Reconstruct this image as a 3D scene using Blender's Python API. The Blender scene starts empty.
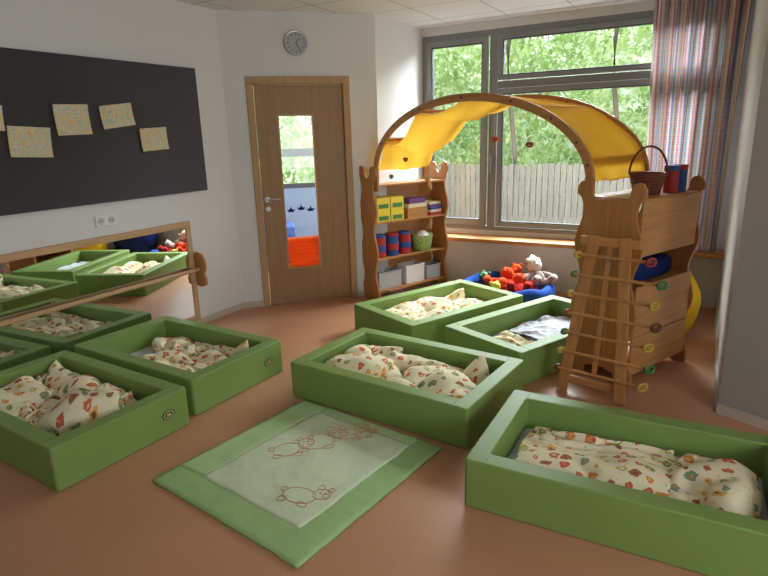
import bpy, math, random, bmesh, time
from mathutils import Vector, Matrix, noise
random.seed(7)
D=bpy.data; C=bpy.context
COL=C.scene.collection
# ---------------------------------------------------------------- materials
def nt(name):
    m=D.materials.new(name); m.use_nodes=True
    n=m.node_tree.nodes; l=m.node_tree.links
    return m,n,l,n['Principled BSDF']
def srgb(r,g,b):
    f=lambda c:(c/255/12.92) if c/255<=.04045 else ((c/255+.055)/1.055)**2.4
    return (f(r),f(g),f(b),1)
def mat(name,rgb,rough=.6,metal=0,var=0,scale=8,bump=0,bscale=60,trans=0,coat=0,spec=None):
    m,n,l,b=nt(name); c=srgb(*rgb)
    if spec is None: spec=.12 if rough>=.8 else .5
    b.inputs['Base Color'].default_value=c; b.inputs['Roughness'].default_value=rough
    b.inputs['Metallic'].default_value=metal; b.inputs['Specular IOR Level'].default_value=spec
    b.inputs['Coat Weight'].default_value=coat
    tc=n.new('ShaderNodeTexCoord')
    if var:
        nz=n.new('ShaderNodeTexNoise'); nz.inputs['Scale'].default_value=scale; nz.inputs['Detail'].default_value=4
        l.new(tc.outputs['Object'],nz.inputs['Vector'])
        r=n.new('ShaderNodeValToRGB'); l.new(nz.outputs['Fac'],r.inputs['Fac'])
        r.color_ramp.elements[0].position=.3; r.color_ramp.elements[1].position=.7
        r.color_ramp.elements[0].color=tuple(x*(1-var) for x in c[:3])+(1,)
        r.color_ramp.elements[1].color=tuple(min(1,x*(1+var)) for x in c[:3])+(1,)
        l.new(r.outputs['Color'],b.inputs['Base Color'])
    if bump:
        nz=n.new('ShaderNodeTexNoise'); nz.inputs['Scale'].default_value=bscale; nz.inputs['Detail'].default_value=3
        l.new(tc.outputs['Object'],nz.inputs['Vector'])
        bp=n.new('ShaderNodeBump'); bp.inputs['Strength'].default_value=bump; bp.inputs['Distance'].default_value=.01
        l.new(nz.outputs['Fac'],bp.inputs['Height']); l.new(bp.outputs['Normal'],b.inputs['Normal'])
    if trans:
        t=n.new('ShaderNodeBsdfTranslucent'); t.inputs['Color'].default_value=c
        if var: l.new(r.outputs['Color'],t.inputs['Color'])
        mx=n.new('ShaderNodeMixShader'); mx.inputs[0].default_value=trans
        l.new(b.outputs[0],mx.inputs[1]); l.new(t.outputs[0],mx.inputs[2])
        l.new(mx.outputs[0],n['Material Output'].inputs['Surface'])
    return m
def wood(name,a,bc,rough=.45,axis='Z'):
    m,n,l,b=nt(name); b.inputs['Roughness'].default_value=rough; b.inputs['Specular IOR Level'].default_value=.35
    tc=n.new('ShaderNodeTexCoord'); mp=n.new('ShaderNodeMapping')
    s={'Z':(22,22,1.6),'X':(1.6,22,22),'Y':(22,1.6,22)}[axis]
    mp.inputs['Scale'].default_value=s
    l.new(tc.outputs['Object'],mp.inputs['Vector'])
    nz=n.new('ShaderNodeTexNoise'); nz.inputs['Scale'].default_value=1.6; nz.inputs['Detail'].default_value=6; nz.inputs['Distortion'].default_value=.6
    l.new(mp.outputs[0],nz.inputs['Vector'])
    r=n.new('ShaderNodeValToRGB'); l.new(nz.outputs['Fac'],r.inputs['Fac'])
    r.color_ramp.elements[0].position=.25; r.color_ramp.elements[1].position=.78
    r.color_ramp.elements[0].color=srgb(*a); r.color_ramp.elements[1].color=srgb(*bc)
    l.new(r.outputs['Color'],b.inputs['Base Color'])
    return m
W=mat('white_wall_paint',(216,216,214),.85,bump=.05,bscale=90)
WR=mat('shade_darkened_wall_paint',(160,153,144),.85,bump=.05,bscale=90)  # wall paint with the shade away from the window put into its colour
BEDG=mat('green_foam_cover',(125,152,80),.48,var=.04,scale=3,bump=.05,bscale=120,spec=.35)
SEAM=mat('dark_green_seam',(90,112,54),.6)
SHEET=mat('white_sheet',(206,208,214),.9,bump=.3,bscale=14)
HWOOD=wood('beech_play_wood',(164,108,58),(194,138,80))
HWOODX=wood('beech_play_wood_flat',(172,118,66),(202,148,90),axis='X')
HWOODY=wood('beech_play_wood_deep',(170,116,64),(200,144,86),axis='Y')
FRWOOD=wood('pale_frame_wood',(184,146,104),(202,166,124),axis='Y')
DOORW=wood('oak_door_veneer',(150,114,78),(166,130,92),rough=.5)
DFR=wood('oak_door_frame_wood',(168,132,90),(186,150,108),rough=.5)
BOARD=mat('slate_pinboard',(50,49,53),.5,var=.06,scale=2)
MIRR=mat('mirror_glass',(225,228,228),.015,metal=1)
GREYF=mat('grey_window_aluminium',(138,140,142),.4,metal=.2)
DGREY=mat('dark_rubber_gasket',(60,62,64),.6)
STEEL=mat('brushed_steel',(170,170,168),.3,metal=1)
CLOTHY=mat('yellow_canopy_cloth',(254,198,70),.85,var=.04,scale=3,trans=.65,bump=.2,bscale=10)
RED=mat('red_plastic',(176,40,38),.5); BLUE=mat('blue_plastic',(34,76,150),.5); GREEN=mat('green_plastic',(70,128,66),.5)
YEL=mat('yellow_card',(230,206,60),.6); GOLD=mat('gold_yellow_bead',(190,160,60),.35); BROWN=mat('brown_wood_bead',(96,58,36),.4)
DGREEN=mat('green_bead',(66,120,56),.35); DRED=mat('red_bead',(150,52,42),.35)
PURP=mat('purple_felt',(120,84,140),.9); WHITEP=mat('white_plastic',(222,222,220),.4); NAVY=mat('navy_fabric',(30,44,100),.9,bump=.3,bscale=20)
ORANGE=mat('orange_fabric',(222,92,40),.9); CREAM=mat('cream_fabric',(228,214,180),.9); BLACK=mat('black_plastic',(20,20,22),.5)
BLUEF=mat('blue_fabric',(34,72,150),.9,bump=.3,bscale=20); YELF=mat('yellow_bag_fabric',(240,196,50),.85,bump=.25,bscale=12); REDF=mat('red_fabric',(188,44,40),.95)
BOXP=mat('milky_plastic_box',(198,204,206),.3,trans=.3)
BASE=mat('baseboard_paint',(190,178,162),.6)
def floormat():
    m,n,l,b=nt('terracotta_linoleum'); b.inputs['Roughness'].default_value=.34; b.inputs['Specular IOR Level'].default_value=.45
    tc=n.new('ShaderNodeTexCoord')
    a=n.new('ShaderNodeTexNoise'); a.inputs['Scale'].default_value=110; a.inputs['Detail'].default_value=4
    c=n.new('ShaderNodeTexNoise'); c.inputs['Scale'].default_value=2.5; c.inputs['Detail'].default_value=4
    l.new(tc.outputs['Object'],a.inputs['Vector']); l.new(tc.outputs['Object'],c.inputs['Vector'])
    ad=n.new('ShaderNodeMath'); ad.operation='ADD'; l.new(a.outputs['Fac'],ad.inputs[0]); l.new(c.outputs['Fac'],ad.inputs[1])
    mu=n.new('ShaderNodeMath'); mu.operation='MULTIPLY'; mu.inputs[1].default_value=.5; l.new(ad.outputs[0],mu.inputs[0])
    r=n.new('ShaderNodeValToRGB'); l.new(mu.outputs[0],r.inputs['Fac'])
    r.color_ramp.elements[0].position=.3; r.color_ramp.elements[1].position=.7
    r.color_ramp.elements[0].color=srgb(184,132,98); r.color_ramp.elements[1].color=srgb(198,146,112)
    l.new(r.outputs['Color'],b.inputs['Base Color'])
    return m
FLOOR=floormat()
def ceilmat():
    m,n,l,b=nt('white_ceiling_tiles'); b.inputs['Roughness'].default_value=.9
    tc=n.new('ShaderNodeTexCoord'); br=n.new('ShaderNodeTexBrick'); br.offset=0
    br.inputs['Scale'].default_value=1; br.inputs['Brick Width'].default_value=.62; br.inputs['Row Height'].default_value=.62
    br.inputs['Mortar Size'].default_value=.006
    br.inputs['Color1'].default_value=srgb(226,228,230); br.inputs['Color2'].default_value=srgb(220,222,224); br.inputs['Mortar'].default_value=srgb(160,160,162)
    l.new(tc.outputs['Object'],br.inputs['Vector']); l.new(br.outputs['Color'],b.inputs['Base Color'])
    return m
CEIL=ceilmat()
def printmat(name,base,cols,scale):
    m,n,l,b=nt(name); b.inputs['Roughness'].default_value=.9; b.inputs['Specular IOR Level'].default_value=.1
    tc=n.new('ShaderNodeTexCoord')
    nz=n.new('ShaderNodeTexNoise'); nz.inputs['Scale'].default_value=28; nz.inputs['Detail'].default_value=2
    l.new(tc.outputs['UV'],nz.inputs['Vector'])
    mxv=n.new('ShaderNodeVectorMath'); mxv.operation='MULTIPLY_ADD'; mxv.inputs[1].default_value=(.05,.05,0)
    l.new(nz.outputs['Color'],mxv.inputs[0]); l.new(tc.outputs['UV'],mxv.inputs[2])
    def layer(prev,sc,thr,cols,off,src=None):
        ad=n.new('ShaderNodeVectorMath'); ad.operation='ADD'; ad.inputs[1].default_value=(off,off*.7,0); l.new(mxv.outputs[0],ad.inputs[0])
        v=n.new('ShaderNodeTexVoronoi'); v.voronoi_dimensions='2D'; v.inputs['Scale'].default_value=sc; v.inputs['Randomness'].default_value=.55
        l.new(ad.outputs[0],v.inputs['Vector'])
        sp=n.new('ShaderNodeSeparateColor'); l.new(v.outputs['Color'],sp.inputs[0])
        t=n.new('ShaderNodeMath'); t.operation='MULTIPLY_ADD'; t.inputs[1].default_value=thr*.5; t.inputs[2].default_value=thr*.6; l.new(sp.outputs[1],t.inputs[0])
        lt=n.new('ShaderNodeMath'); lt.operation='LESS_THAN'; l.new(v.outputs['Distance'],lt.inputs[0]); l.new(t.outputs[0],lt.inputs[1])
        r=n.new('ShaderNodeValToRGB'); r.color_ramp.interpolation='CONSTANT'; l.new(sp.outputs[0],r.inputs['Fac'])
        e=r.color_ramp.elements
        e[0].color=srgb(*cols[0]); e[1].position=1/len(cols); e[1].color=srgb(*cols[1])
        for i in range(2,len(cols)): e.new(i/len(cols)).color=srgb(*cols[i])
        mo=n.new('ShaderNodeMix'); mo.data_type='RGBA'; l.new(lt.outputs[0],mo.inputs[0])
        if isinstance(prev,tuple): mo.inputs[6].default_value=prev
        else: l.new(prev,mo.inputs[6])
        l.new(r.outputs[0],mo.inputs[7]); return mo.outputs[2]
    x=layer(srgb(*base),scale,.30,cols,0)
    x=layer(x,scale,.10,[(236,206,120),(150,86,60),(226,150,90),base],0)
    x=layer(x,scale*2.1,.08,[(204,160,100),base,(160,164,104),base],7.1)
    l.new(x,b.inputs['Base Color'])
    return m
DUV=printmat('printed_bedding',(238,227,192),[(136,156,92),(218,140,76),(230,184,100),(170,110,82),(206,100,74),(122,156,124),(186,182,106),(212,116,80)],13.5)
def drawmat():
    m,n,l,b=nt('child_drawing_paper'); b.inputs['Roughness'].default_value=.9
    tc=n.new('ShaderNodeTexCoord'); nz=n.new('ShaderNodeTexNoise'); nz.inputs['Scale'].default_value=7; nz.inputs['Detail'].default_value=3; nz.inputs['Distortion'].default_value=3
    l.new(tc.outputs['UV'],nz.inputs['Vector'])
    r=n.new('ShaderNodeValToRGB'); l.new(nz.outputs['Fac'],r.inputs['Fac']); e=r.color_ramp.elements
    P=(204,208,196)
    e[0].position=.0; e[0].color=srgb(*P); e[1].position=1; e[1].color=srgb(*P)
    for p,c in ((.35,P),(.375,(130,166,100)),(.41,P),(.48,P),(.51,(238,198,76)),(.55,(216,208,160)),(.57,(232,148,80)),(.60,P)): e.new(p).color=srgb(*c)
    l.new(r.outputs[0],b.inputs['Base Color']); return m
PAPER=drawmat()
def stripes():
    m,n,l,b=nt('striped_curtain_fabric'); b.inputs['Roughness'].default_value=.9
    tc=n.new('ShaderNodeTexCoord'); s=n.new('ShaderNodeSeparateXYZ'); l.new(tc.outputs['UV'],s.inputs[0])
    def band(out,mult,cols):
        k=n.new('ShaderNodeMath'); k.operation='MULTIPLY'; k.inputs[1].default_value=mult; l.new(out,k.inputs[0])
        f=n.new('ShaderNodeMath'); f.operation='FRACT'; l.new(k.outputs[0],f.inputs[0])
        r=n.new('ShaderNodeValToRGB'); r.color_ramp.interpolation='CONSTANT'; l.new(f.outputs[0],r.inputs['Fac'])
        e=r.color_ramp.elements; e[0].color=srgb(*cols[0]); e[1].position=1/len(cols); e[1].color=srgb(*cols[1])
        for i in range(2,len(cols)): e.new(i/len(cols)).color=srgb(*cols[i])
        return r
    a=band(s.outputs[0],5,[(214,206,204),(196,96,98),(216,210,206),(106,130,184),(214,206,204),(220,166,100),(216,208,206),(186,90,98),(212,206,204),(130,162,162)])
    c=band(s.outputs[1],20,[(214,208,206),(184,140,156),(214,208,206),(140,156,196),(214,208,206),(210,168,130)])
    mx=n.new('ShaderNodeMix'); mx.data_type='RGBA'; mx.inputs[0].default_value=.34; l.new(a.outputs[0],mx.inputs[6]); l.new(c.outputs[0],mx.inputs[7])
    l.new(mx.outputs[2],b.inputs['Base Color'])
    t=n.new('ShaderNodeBsdfTranslucent'); l.new(mx.outputs[2],t.inputs['Color'])
    ms=n.new('ShaderNodeMixShader'); ms.inputs[0].default_value=.22; l.new(b.outputs[0],ms.inputs[1]); l.new(t.outputs[0],ms.inputs[2])
    l.new(ms.outputs[0],n['Material Output'].inputs['Surface'])
    return m
CURT=stripes()
def gingham(name,a,bc,sc=26):
    m,n,l,b=nt(name); b.inputs['Roughness'].default_value=.95; b.inputs['Specular IOR Level'].default_value=.1
    tc=n.new('ShaderNodeTexCoord'); ch=n.new('ShaderNodeTexChecker'); ch.inputs['Scale'].default_value=sc
    mp=n.new('ShaderNodeMapping'); mp.inputs['Location'].default_value=(0.013,.017,.5); l.new(tc.outputs['Object'],mp.inputs['Vector'])
    mp.inputs['Scale'].default_value=(1,1,0)
    l.new(mp.outputs[0],ch.inputs['Vector']); ch.inputs['Color1'].default_value=srgb(*a); ch.inputs['Color2'].default_value=srgb(*bc)
    l.new(ch.outputs['Color'],b.inputs['Base Color']); return m
GING=gingham('green_gingham_cloth',(172,200,142),(180,206,150),70)
RUGG=mat('soft_green_quilt',(160,192,130),.95,var=.04,scale=5,bump=1.0,bscale=13)
RUGC=mat('pale_green_quilt',(208,220,184),.95,var=.03,scale=6,bump=1.0,bscale=13)
THREAD=mat('orange_pink_thread',(206,150,120),.9)
def wicker():
    m,n,l,b=nt('brown_wicker'); b.inputs['Roughness'].default_value=.5
    tc=n.new('ShaderNodeTexCoord'); w=n.new('ShaderNodeTexWave'); w.bands_direction='Z'; w.inputs['Scale'].default_value=28; w.inputs['Distortion'].default_value=2; w.inputs['Detail Scale'].default_value=6
    l.new(tc.outputs['Object'],w.inputs['Vector'])
    r=n.new('ShaderNodeValToRGB'); r.color_ramp.elements[0].color=srgb(84,42,32); r.color_ramp.elements[1].color=srgb(164,92,66)
    l.new(w.outputs['Fac'],r.inputs['Fac']); l.new(r.outputs[0],b.inputs['Base Color'])
    bp=n.new('ShaderNodeBump'); bp.inputs['Strength'].default_value=.8; bp.inputs['Distance'].default_value=.01
    l.new(w.outputs['Fac'],bp.inputs['Height']); l.new(bp.outputs['Normal'],b.inputs['Normal']); return m
WICK=wicker()
def glass():
    m,n,l,b=nt('clear_window_glass')
    t=n.new('ShaderNodeBsdfTransparent'); t.inputs['Color'].default_value=(.96,.98,.97,1)
    g=n.new('ShaderNodeBsdfGlossy'); g.inputs['Roughness'].default_value=.02
    mx=n.new('ShaderNodeMixShader'); mx.inputs[0].default_value=.04
    l.new(t.outputs[0],mx.inputs[1]); l.new(g.outputs[0],mx.inputs[2]); l.new(mx.outputs[0],n['Material Output'].inputs['Surface']); return m
GLASS=glass()
def leafmat(name,a,bc,sc=1.3,tr=.5):
    m,n,l,b=nt(name); b.inputs['Roughness'].default_value=.7; b.inputs['Specular IOR Level'].default_value=.2
    tc=n.new('ShaderNodeTexCoord')
    nz=n.new('ShaderNodeTexNoise'); nz.inputs['Scale'].default_value=sc; nz.inputs['Detail'].default_value=6
    l.new(tc.outputs['Object'],nz.inputs['Vector'])
    r=n.new('ShaderNodeValToRGB'); r.color_ramp.elements[0].position=.35; r.color_ramp.elements[1].position=.65
    r.color_ramp.elements[0].color=srgb(*a); r.color_ramp.elements[1].color=srgb(*bc); l.new(nz.outputs['Fac'],r.inputs['Fac'])
    l.new(r.outputs[0],b.inputs['Base Color'])
    t=n.new('ShaderNodeBsdfTranslucent'); l.new(r.outputs[0],t.inputs['Color'])
    mx=n.new('ShaderNodeMixShader'); mx.inputs[0].default_value=tr; l.new(b.outputs[0],mx.inputs[1]); l.new(t.outputs[0],mx.inputs[2])
    l.new(mx.outputs[0],n['Material Output'].inputs['Surface']); return m
LEAF=leafmat('leafy_green',(150,178,108),(216,232,172)); HEDGE=leafmat('hedge_green',(192,210,146),(248,252,236),3.2,.2)
BARK=mat('tree_bark',(92,84,72),.9,var=.2); FENCE=wood('weathered_fence_wood',(104,96,88),(140,130,120))
PAVE=mat('grey_paving',(140,136,130),.9,var=.08)
# ---------------------------------------------------------------- geometry
class G:
    def __init__(s): s.v=[];s.f=[];s.m=[];s.T=Matrix()
    def add(s,vs,fs,mi=0):
        o=len(s.v); s.v+=[tuple(s.T@Vector(p)) for p in vs]; s.f+=[tuple(i+o for i in f) for f in fs]; s.m+=[mi]*len(fs); return s
    def box(s,c,d,R=None,mi=0):
        x,y,z=[k/2 for k in d]; vs=[Vector((a*x,b*y,e*z)) for a in(-1,1) for b in(-1,1) for e in(-1,1)]
        if R is not None: vs=[R@p for p in vs]
        vs=[p+Vector(c) for p in vs]
        return s.add(vs,[(0,1,3,2),(4,6,7,5),(0,4,5,1),(2,3,7,6),(0,2,6,4),(1,5,7,3)],mi)
    def bb(s,a,b,mi=0):
        return s.box([(p+q)/2 for p,q in zip(a,b)],[abs(q-p) for p,q in zip(a,b)],mi=mi)
    def prism(s,poly,y0,y1,mi=0,plane='XZ'):
        n=len(poly)
        if plane=='XZ': vs=[(p[0],y0,p[1]) for p in poly]+[(p[0],y1,p[1]) for p in poly]
        elif plane=='XY': vs=[(p[0],p[1],y0) for p in poly]+[(p[0],p[1],y1) for p in poly]
        else: vs=[(y0,p[0],p[1]) for p in poly]+[(y1,p[0],p[1]) for p in poly]
        fs=[tuple(range(n)),tuple(range(2*n-1,n-1,-1))]+[(i,i+n,(i+1)%n+n,(i+1)%n) for i in range(n)]
        return s.add(vs,fs,mi)
    def lathe(s,prof,c=(0,0,0),n=28,mi=0,R=None,sy=1):
        vs=[];k=len(prof)
        for i in range(n):
            a=2*math.pi*i/n
            for r,z in prof:
                p=Vector((r*math.cos(a),r*math.sin(a)*sy,z))
                if R is not None:p=R@p
                vs.append(p+Vector(c))
        fs=[]
        for i in range(n):
            j=(i+1)%n
            for q in range(k-1): fs.append((i*k+q,j*k+q,j*k+q+1,i*k+q+1))
        return s.add(vs,fs,mi)
    def cyl(s,a,b,r,n=16,mi=0,r2=None):
        a=Vector(a);b=Vector(b);r2=r if r2 is None else r2
        R=(b-a).to_track_quat('Z','Y').to_matrix(); L=(b-a).length
        return s.lathe([(0.0001,0),(r,0),(r2,L),(0.0001,L)],a,n,mi,R)
    def tube(s,pts,r,n=8,mi=0,closed=False):
        pts=[Vector(p) for p in pts];N=len(pts);vs=[]
        for i,p in enumerate(pts):
            if closed:t=pts[(i+1)%N]-pts[i-1]
            else:t=pts[min(i+1,N-1)]-pts[max(i-1,0)]
            R=t.to_track_quat('Z','Y').to_matrix(); rr=r[i] if isinstance(r,(list,tuple)) else r
            for k in range(n):
                a=2*math.pi*k/n; vs.append(p+R@Vector((rr*math.cos(a),rr*math.sin(a),0)))
        fs=[]
        for i in range(N if closed else N-1):
            j=(i+1)%N
            for k in range(n): fs.append((i*n+k,i*n+(k+1)%n,j*n+(k+1)%n,j*n+k))
        if not closed: fs+=[tuple(range(n-1,-1,-1)),tuple((N-1)*n+k for k in range(n))]
        return s.add(vs,fs,mi)
    def ball(s,c,r,n=16,mi=0,R=None):
        if not isinstance(r,(tuple,list)): r=(r,r,r)
        vs=[];k=n//2+1
        prof=[(math.sin(math.pi*i/(k-1)),-math.cos(math.pi*i/(k-1))) for i in range(k)]
        for i in range(n):
            a=2*math.pi*i/n
            for q,z in prof:
                p=Vector((max(q,.001)*math.cos(a)*r[0],max(q,.001)*math.sin(a)*r[1],z*r[2]))
                if R is not None:p=R@p
                vs.append(p+Vector(c))
        fs=[(i*k+q,((i+1)%n)*k+q,((i+1)%n)*k+q+1,i*k+q+1) for i in range(n) for q in range(k-1)]
        return s.add(vs,fs,mi)
def tag(o,label=None,cat=None,group=None,kind=None):
    if label:o['label']=label
    if cat:o['category']=cat
    if group:o['group']=group
    if kind:o['kind']=kind
def new(name,g,mats,parent=None,loc=(0,0,0),rz=0,bevel=0,seg=2,smooth=False,label=None,cat=None,group=None,kind=None,uvs=None,wn=False,recalc=True):
    me=D.meshes.new(name); me.from_pydata(g.v,[],g.f)
    if not isinstance(mats,(list,tuple)): mats=[mats]
    for m in mats: me.materials.append(m)
    for i,p in enumerate(me.polygons): p.material_index=g.m[i]; p.use_smooth=smooth
    if uvs:
        ul=me.uv_layers.new(name='UVMap')
        for lp in me.loops: ul.data[lp.index].uv=uvs[lp.vertex_index]
    me.validate(); me.update()
    if recalc:
        bm=bmesh.new(); bm.from_mesh(me); bmesh.ops.recalc_face_normals(bm,faces=bm.faces); bm.to_mesh(me); bm.free()
    o=D.objects.new(name,me); COL.objects.link(o); o.location=loc; o.rotation_euler=(0,0,rz)
    if parent: o.parent=parent
    if bevel:
        b=o.modifiers.new('bevel','BEVEL'); b.width=bevel; b.segments=seg; b.limit_method='ANGLE'; b.angle_limit=math.radians(40)
    if wn:
        w=o.modifiers.new('wn','WEIGHTED_NORMAL'); w.weight=80
    tag(o,label,cat,group,kind); return o
def empty(name,loc,rz=0,**k):
    o=D.objects.new(name,None); o.empty_display_size=.1; COL.objects.link(o); o.location=loc; o.rotation_euler=(0,0,rz); tag(o,**k); return o
S=dict(kind='structure')
# ---------------------------------------------------------------- beds layout
BH=.235
def bedc(nlx,nly,th,L=1.25,Wd=.78):
    """centre of a bed whose near left corner is given; long side runs away from the viewer"""
    t=math.radians(th); return nlx+Wd/2*math.cos(t)+L/2*math.sin(t), nly-Wd/2*math.sin(t)+L/2*math.cos(t)
Ex,Ey=bedc(-2.52,3.89,24); Fx,Fy=bedc(-1.60,3.68,24,Wd=.73)
BEDS=dict(A=(-1.545,2.96,-5.5,1.25,.78),B=(-.19,2.475,1,1.25,.78),Cc=(-3.15,2.57,-3,1.25,.78),Dd=(-3.15,1.715,-3,1.25,.78),E=(Ex,Ey,66,1.25,.78),F=(Fx,Fy,66,1.25,.73),I=(-2.70,.43,-2,1.25,.78))
T=.092
def rring(w,d,r,n=4):
    pts=[]
    for cx,cy,a0_ in ((w/2-r,d/2-r,0),(-w/2+r,d/2-r,90),(-w/2+r,-d/2+r,180),(w/2-r,-d/2+r,270)):
        for i in range(n+1):
            a=math.radians(a0_+90*i/n); pts.append((cx+r*math.cos(a),cy+r*math.sin(a)))
    return pts
# ---------------------------------------------------------------- cloth simulation of the bedding
# each bed's bedding is simulated far away from the others (own tray), then moved to its place
tmp=[]; OFF={}
for q,(k,(cx,cy,dg,L,Wd)) in enumerate(BEDS.items()):
    OFF[k]=(q*4.0-12,-30.0)
    g=G(); vs=[]; fs=[]
    for ins,z in ((-.25,BH),(T,BH),(T+.01,.085)):
        pts=rring(L-2*ins,Wd-2*ins,.03,2); N=len(pts); vs+=[(p[0],p[1],z) for p in pts]
    for a in range(2):
        for i in range(N): j=(i+1)%N; fs.append((a*N+i,a*N+j,(a+1)*N+j,(a+1)*N+i))
    fs.append(tuple(2*N+i for i in range(N)))
    g.add(vs,fs)
    o=new('tmp',g,BEDG,loc=(OFF[k][0],OFF[k][1],0),recalc=False); o.modifiers.new('t','TRIANGULATE'); o.modifiers.new('c','COLLISION')
    o.collision.thickness_outer=.012; o.collision.thickness_inner=.04; o.collision.cloth_friction=30; tmp.append(o)
SIM=[]
def duvet(name,bk,u,v,rot,w,d,lab,seed,A=.04,freq=3.6,press=4,z0=.17,tilt=0,mt=None,cat='duvet',thick=.03,bend=.7,ax=1.0,yr=0):
    nx=int(w*62);ny=int(d*62);vs=[];uv=[];top={};bot={};o=seed*11.3
    for i in range(nx+1):
        for j in range(ny+1):
            a=i/nx*2-1;b=j/ny*2-1; x=a*w/2;y=b*d/2
            e=max(0,(1-abs(a)**4)*(1-abs(b)**4))**.5
            zz=A*(noise.noise(Vector((x*freq*ax+o,y*freq,seed)))*1.5+.4*noise.noise(Vector((x*freq*2.4*ax,y*freq*2.4+o,seed))))
            dx=.02*noise.noise(Vector((y*6,o,1)));dy=.02*noise.noise(Vector((x*6,o,2)))
            top[i,j]=len(vs); vs.append((x+dx,y+dy,zz+thick*e)); uv.append((x+o,y))
            if 0<i<nx and 0<j<ny:
                bot[i,j]=len(vs); vs.append((x+dx,y+dy,zz-thick*e)); uv.append((x+o,y))
            else: bot[i,j]=top[i,j]
    f=[]
    for i in range(nx):
        for j in range(ny):
            f.append((top[i,j],top[i+1,j],top[i+1,j+1],top[i,j+1])); f.append((bot[i,j+1],bot[i+1,j+1],bot[i+1,j],bot[i,j]))
    g=G().add(vs,f)
    ob=new(name,g,mt or DUV,loc=(OFF[bk][0]+u,OFF[bk][1]+v,z0+A*.8),rz=math.radians(rot),smooth=True,uvs=uv,label=lab,cat=cat,group='printed duvets and pillows')
    if tilt: ob.rotation_euler[0]=math.radians(tilt)
    if yr: ob.rotation_euler[1]=math.radians(yr)
    m=ob.modifiers.new('cloth','CLOTH'); s=m.settings
    s.quality=5; s.mass=.22; s.air_damping=1.5; s.tension_stiffness=14; s.compression_stiffness=14; s.shear_stiffness=5; s.bending_stiffness=bend
    s.use_pressure=True; s.uniform_pressure_force=press
    m.collision_settings.collision_quality=3; m.collision_settings.distance_min=.008; m.collision_settings.use_self_collision=False
    m.point_cache.frame_end=60
    SIM.append((ob,bk)); return ob
duvet('duvet','A',.14,0,0,.88,.68,'cream duvet with colourful animal print, spread along the bed',1,A=.085,ax=.6,press=8,thick=.05,z0=.21)
duvet('pillow','A',-.36,.05,8,.43,.64,'cream printed pillow bunched at the bed end',2,A=.08,press=9.5,z0=.30,cat='pillow',thick=.065)
duvet('duvet','B',-.14,.0,0,.72,.64,'cream duvet with small colourful print, folded flat',3,A=.028,press=8.8,thick=.055,z0=.21)
duvet('duvet','B',.43,-.02,-6,.36,.58,'cream printed pillow end lying beside the folded duvet',4,A=.03,press=9,thick=.055,z0=.21)
duvet('duvet','Cc',.17,-.02,6,.74,.64,'cream printed duvet folded near the bed end',6,A=.08,press=7,z0=.21,thick=.042)
duvet('pillow','Cc',-.20,.23,12,.64,.63,'cream printed pillow propped up on the bed rim',5,A=.095,press=11,z0=.42,cat='pillow',thick=.088,tilt=11)
duvet('duvet','Dd',.13,.09,28,.82,.68,'crumpled cream printed duvet heaped in the bed',7,A=.165,press=8.4,z0=.385,freq=4.6,thick=.052)
duvet('pillow','Dd',-.35,.03,6,.40,.64,'cream printed pillow beside the crumpled duvet',8,A=.06,press=9,cat='pillow',thick=.06,z0=.235)
duvet('duvet','E',.0,.0,0,1.04,.66,'cream printed duvet folded in the bed beside the shelf',9,A=.085,ax=.6,press=8,thick=.05,z0=.21)
duvet('duvet','F',-.33,.0,0,.36,.62,'cream printed duvet rolled up at the bed end',11,A=.03,press=16,thick=.10,z0=.24)
duvet('pillow','F',.22,.0,4,.60,.52,'flat white pillow lying in the bed',12,A=.05,press=4,thick=.03,mt=SHEET,cat='pillow',z0=.18)
t0=time.time()
for fr in range(1,45):
    C.scene.frame_set(fr)
    if time.time()-t0>150: break
dg_=C.evaluated_depsgraph_get()
for ob,bk in SIM:
    me=D.meshes.new_from_object(ob.evaluated_get(dg_))
    ok=all(abs(c)<3 for v in me.vertices for c in v.co)
    ob.modifiers.clear()
    if ok: ob.data=me
    cx,cy,dg,L,Wd=BEDS[bk]
    M=Matrix.Translation((cx,cy,0))@Matrix.Rotation(math.radians(dg),4,'Z')@Matrix.Translation((-OFF[bk][0],-OFF[bk][1],0))@ob.matrix_world.copy()
    ob.data.transform(M); n_=len(ob.data.vertices)
    ctr=sum((v.co for v in ob.data.vertices),Vector())/n_; ctr.z=min(v.co.z for v in ob.data.vertices)
    ob.data.transform(Matrix.Translation(-ctr)); ob.location=ctr; ob.rotation_euler=(0,0,0)
    sb=ob.modifiers.new('s','SUBSURF'); sb.levels=1; sb.render_levels=1
for o in tmp: D.objects.remove(o,do_unlink=True)
C.scene.frame_set(1)
# ---------------------------------------------------------------- room
CH=2.68; LX=-3.86
c0=Vector((LX,3.996)); c1=Vector((-2.85,4.962)); dd=(c1-c0).normalized()
new('floor',G().bb((-5,-2.9,-.12),(3.2,6.0,0)),FLOOR,**S)
new('ceiling',G().bb((-4.1,-2.9,CH),(3.2,6.3,CH+.1)),CEIL,**S)
new('wall_left',G().bb((LX-.12,-2.9,0),(LX,3.996,CH)),W,**S)
DA=math.atan2(dd.y,dd.x); LW=(c1-c0).length
a0=(Vector((-3.72,4.13))-c0).dot(dd); a1=a0+.945
g=G().bb((0,0,0),(a0,.14,CH)).bb((a1,0,0),(LW,.14,CH)).bb((a0,0,2.14),(a1,.14,CH))
new('wall_door',g,W,loc=(c0.x,c0.y,0),rz=DA,**S)
new('wall_niche',G().bb((-2.99,4.97,0),(-2.85,6.12,CH)),W,**S)
XW0,XW1,ZW0,ZW1=-2.85,-.01,.56,2.6
new('wall_window',G().bb((-2.85,5.78,0),(.17,6.12,.47)).bb((-2.85,5.98,.47),(.17,6.12,ZW0)).bb((-2.85,5.98,ZW1),(.17,6.12,CH)).bb((XW1,5.98,ZW0),(.17,6.12,ZW1)),W,**S)
rd=Vector((.24,-.11)).normalized()
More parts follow.
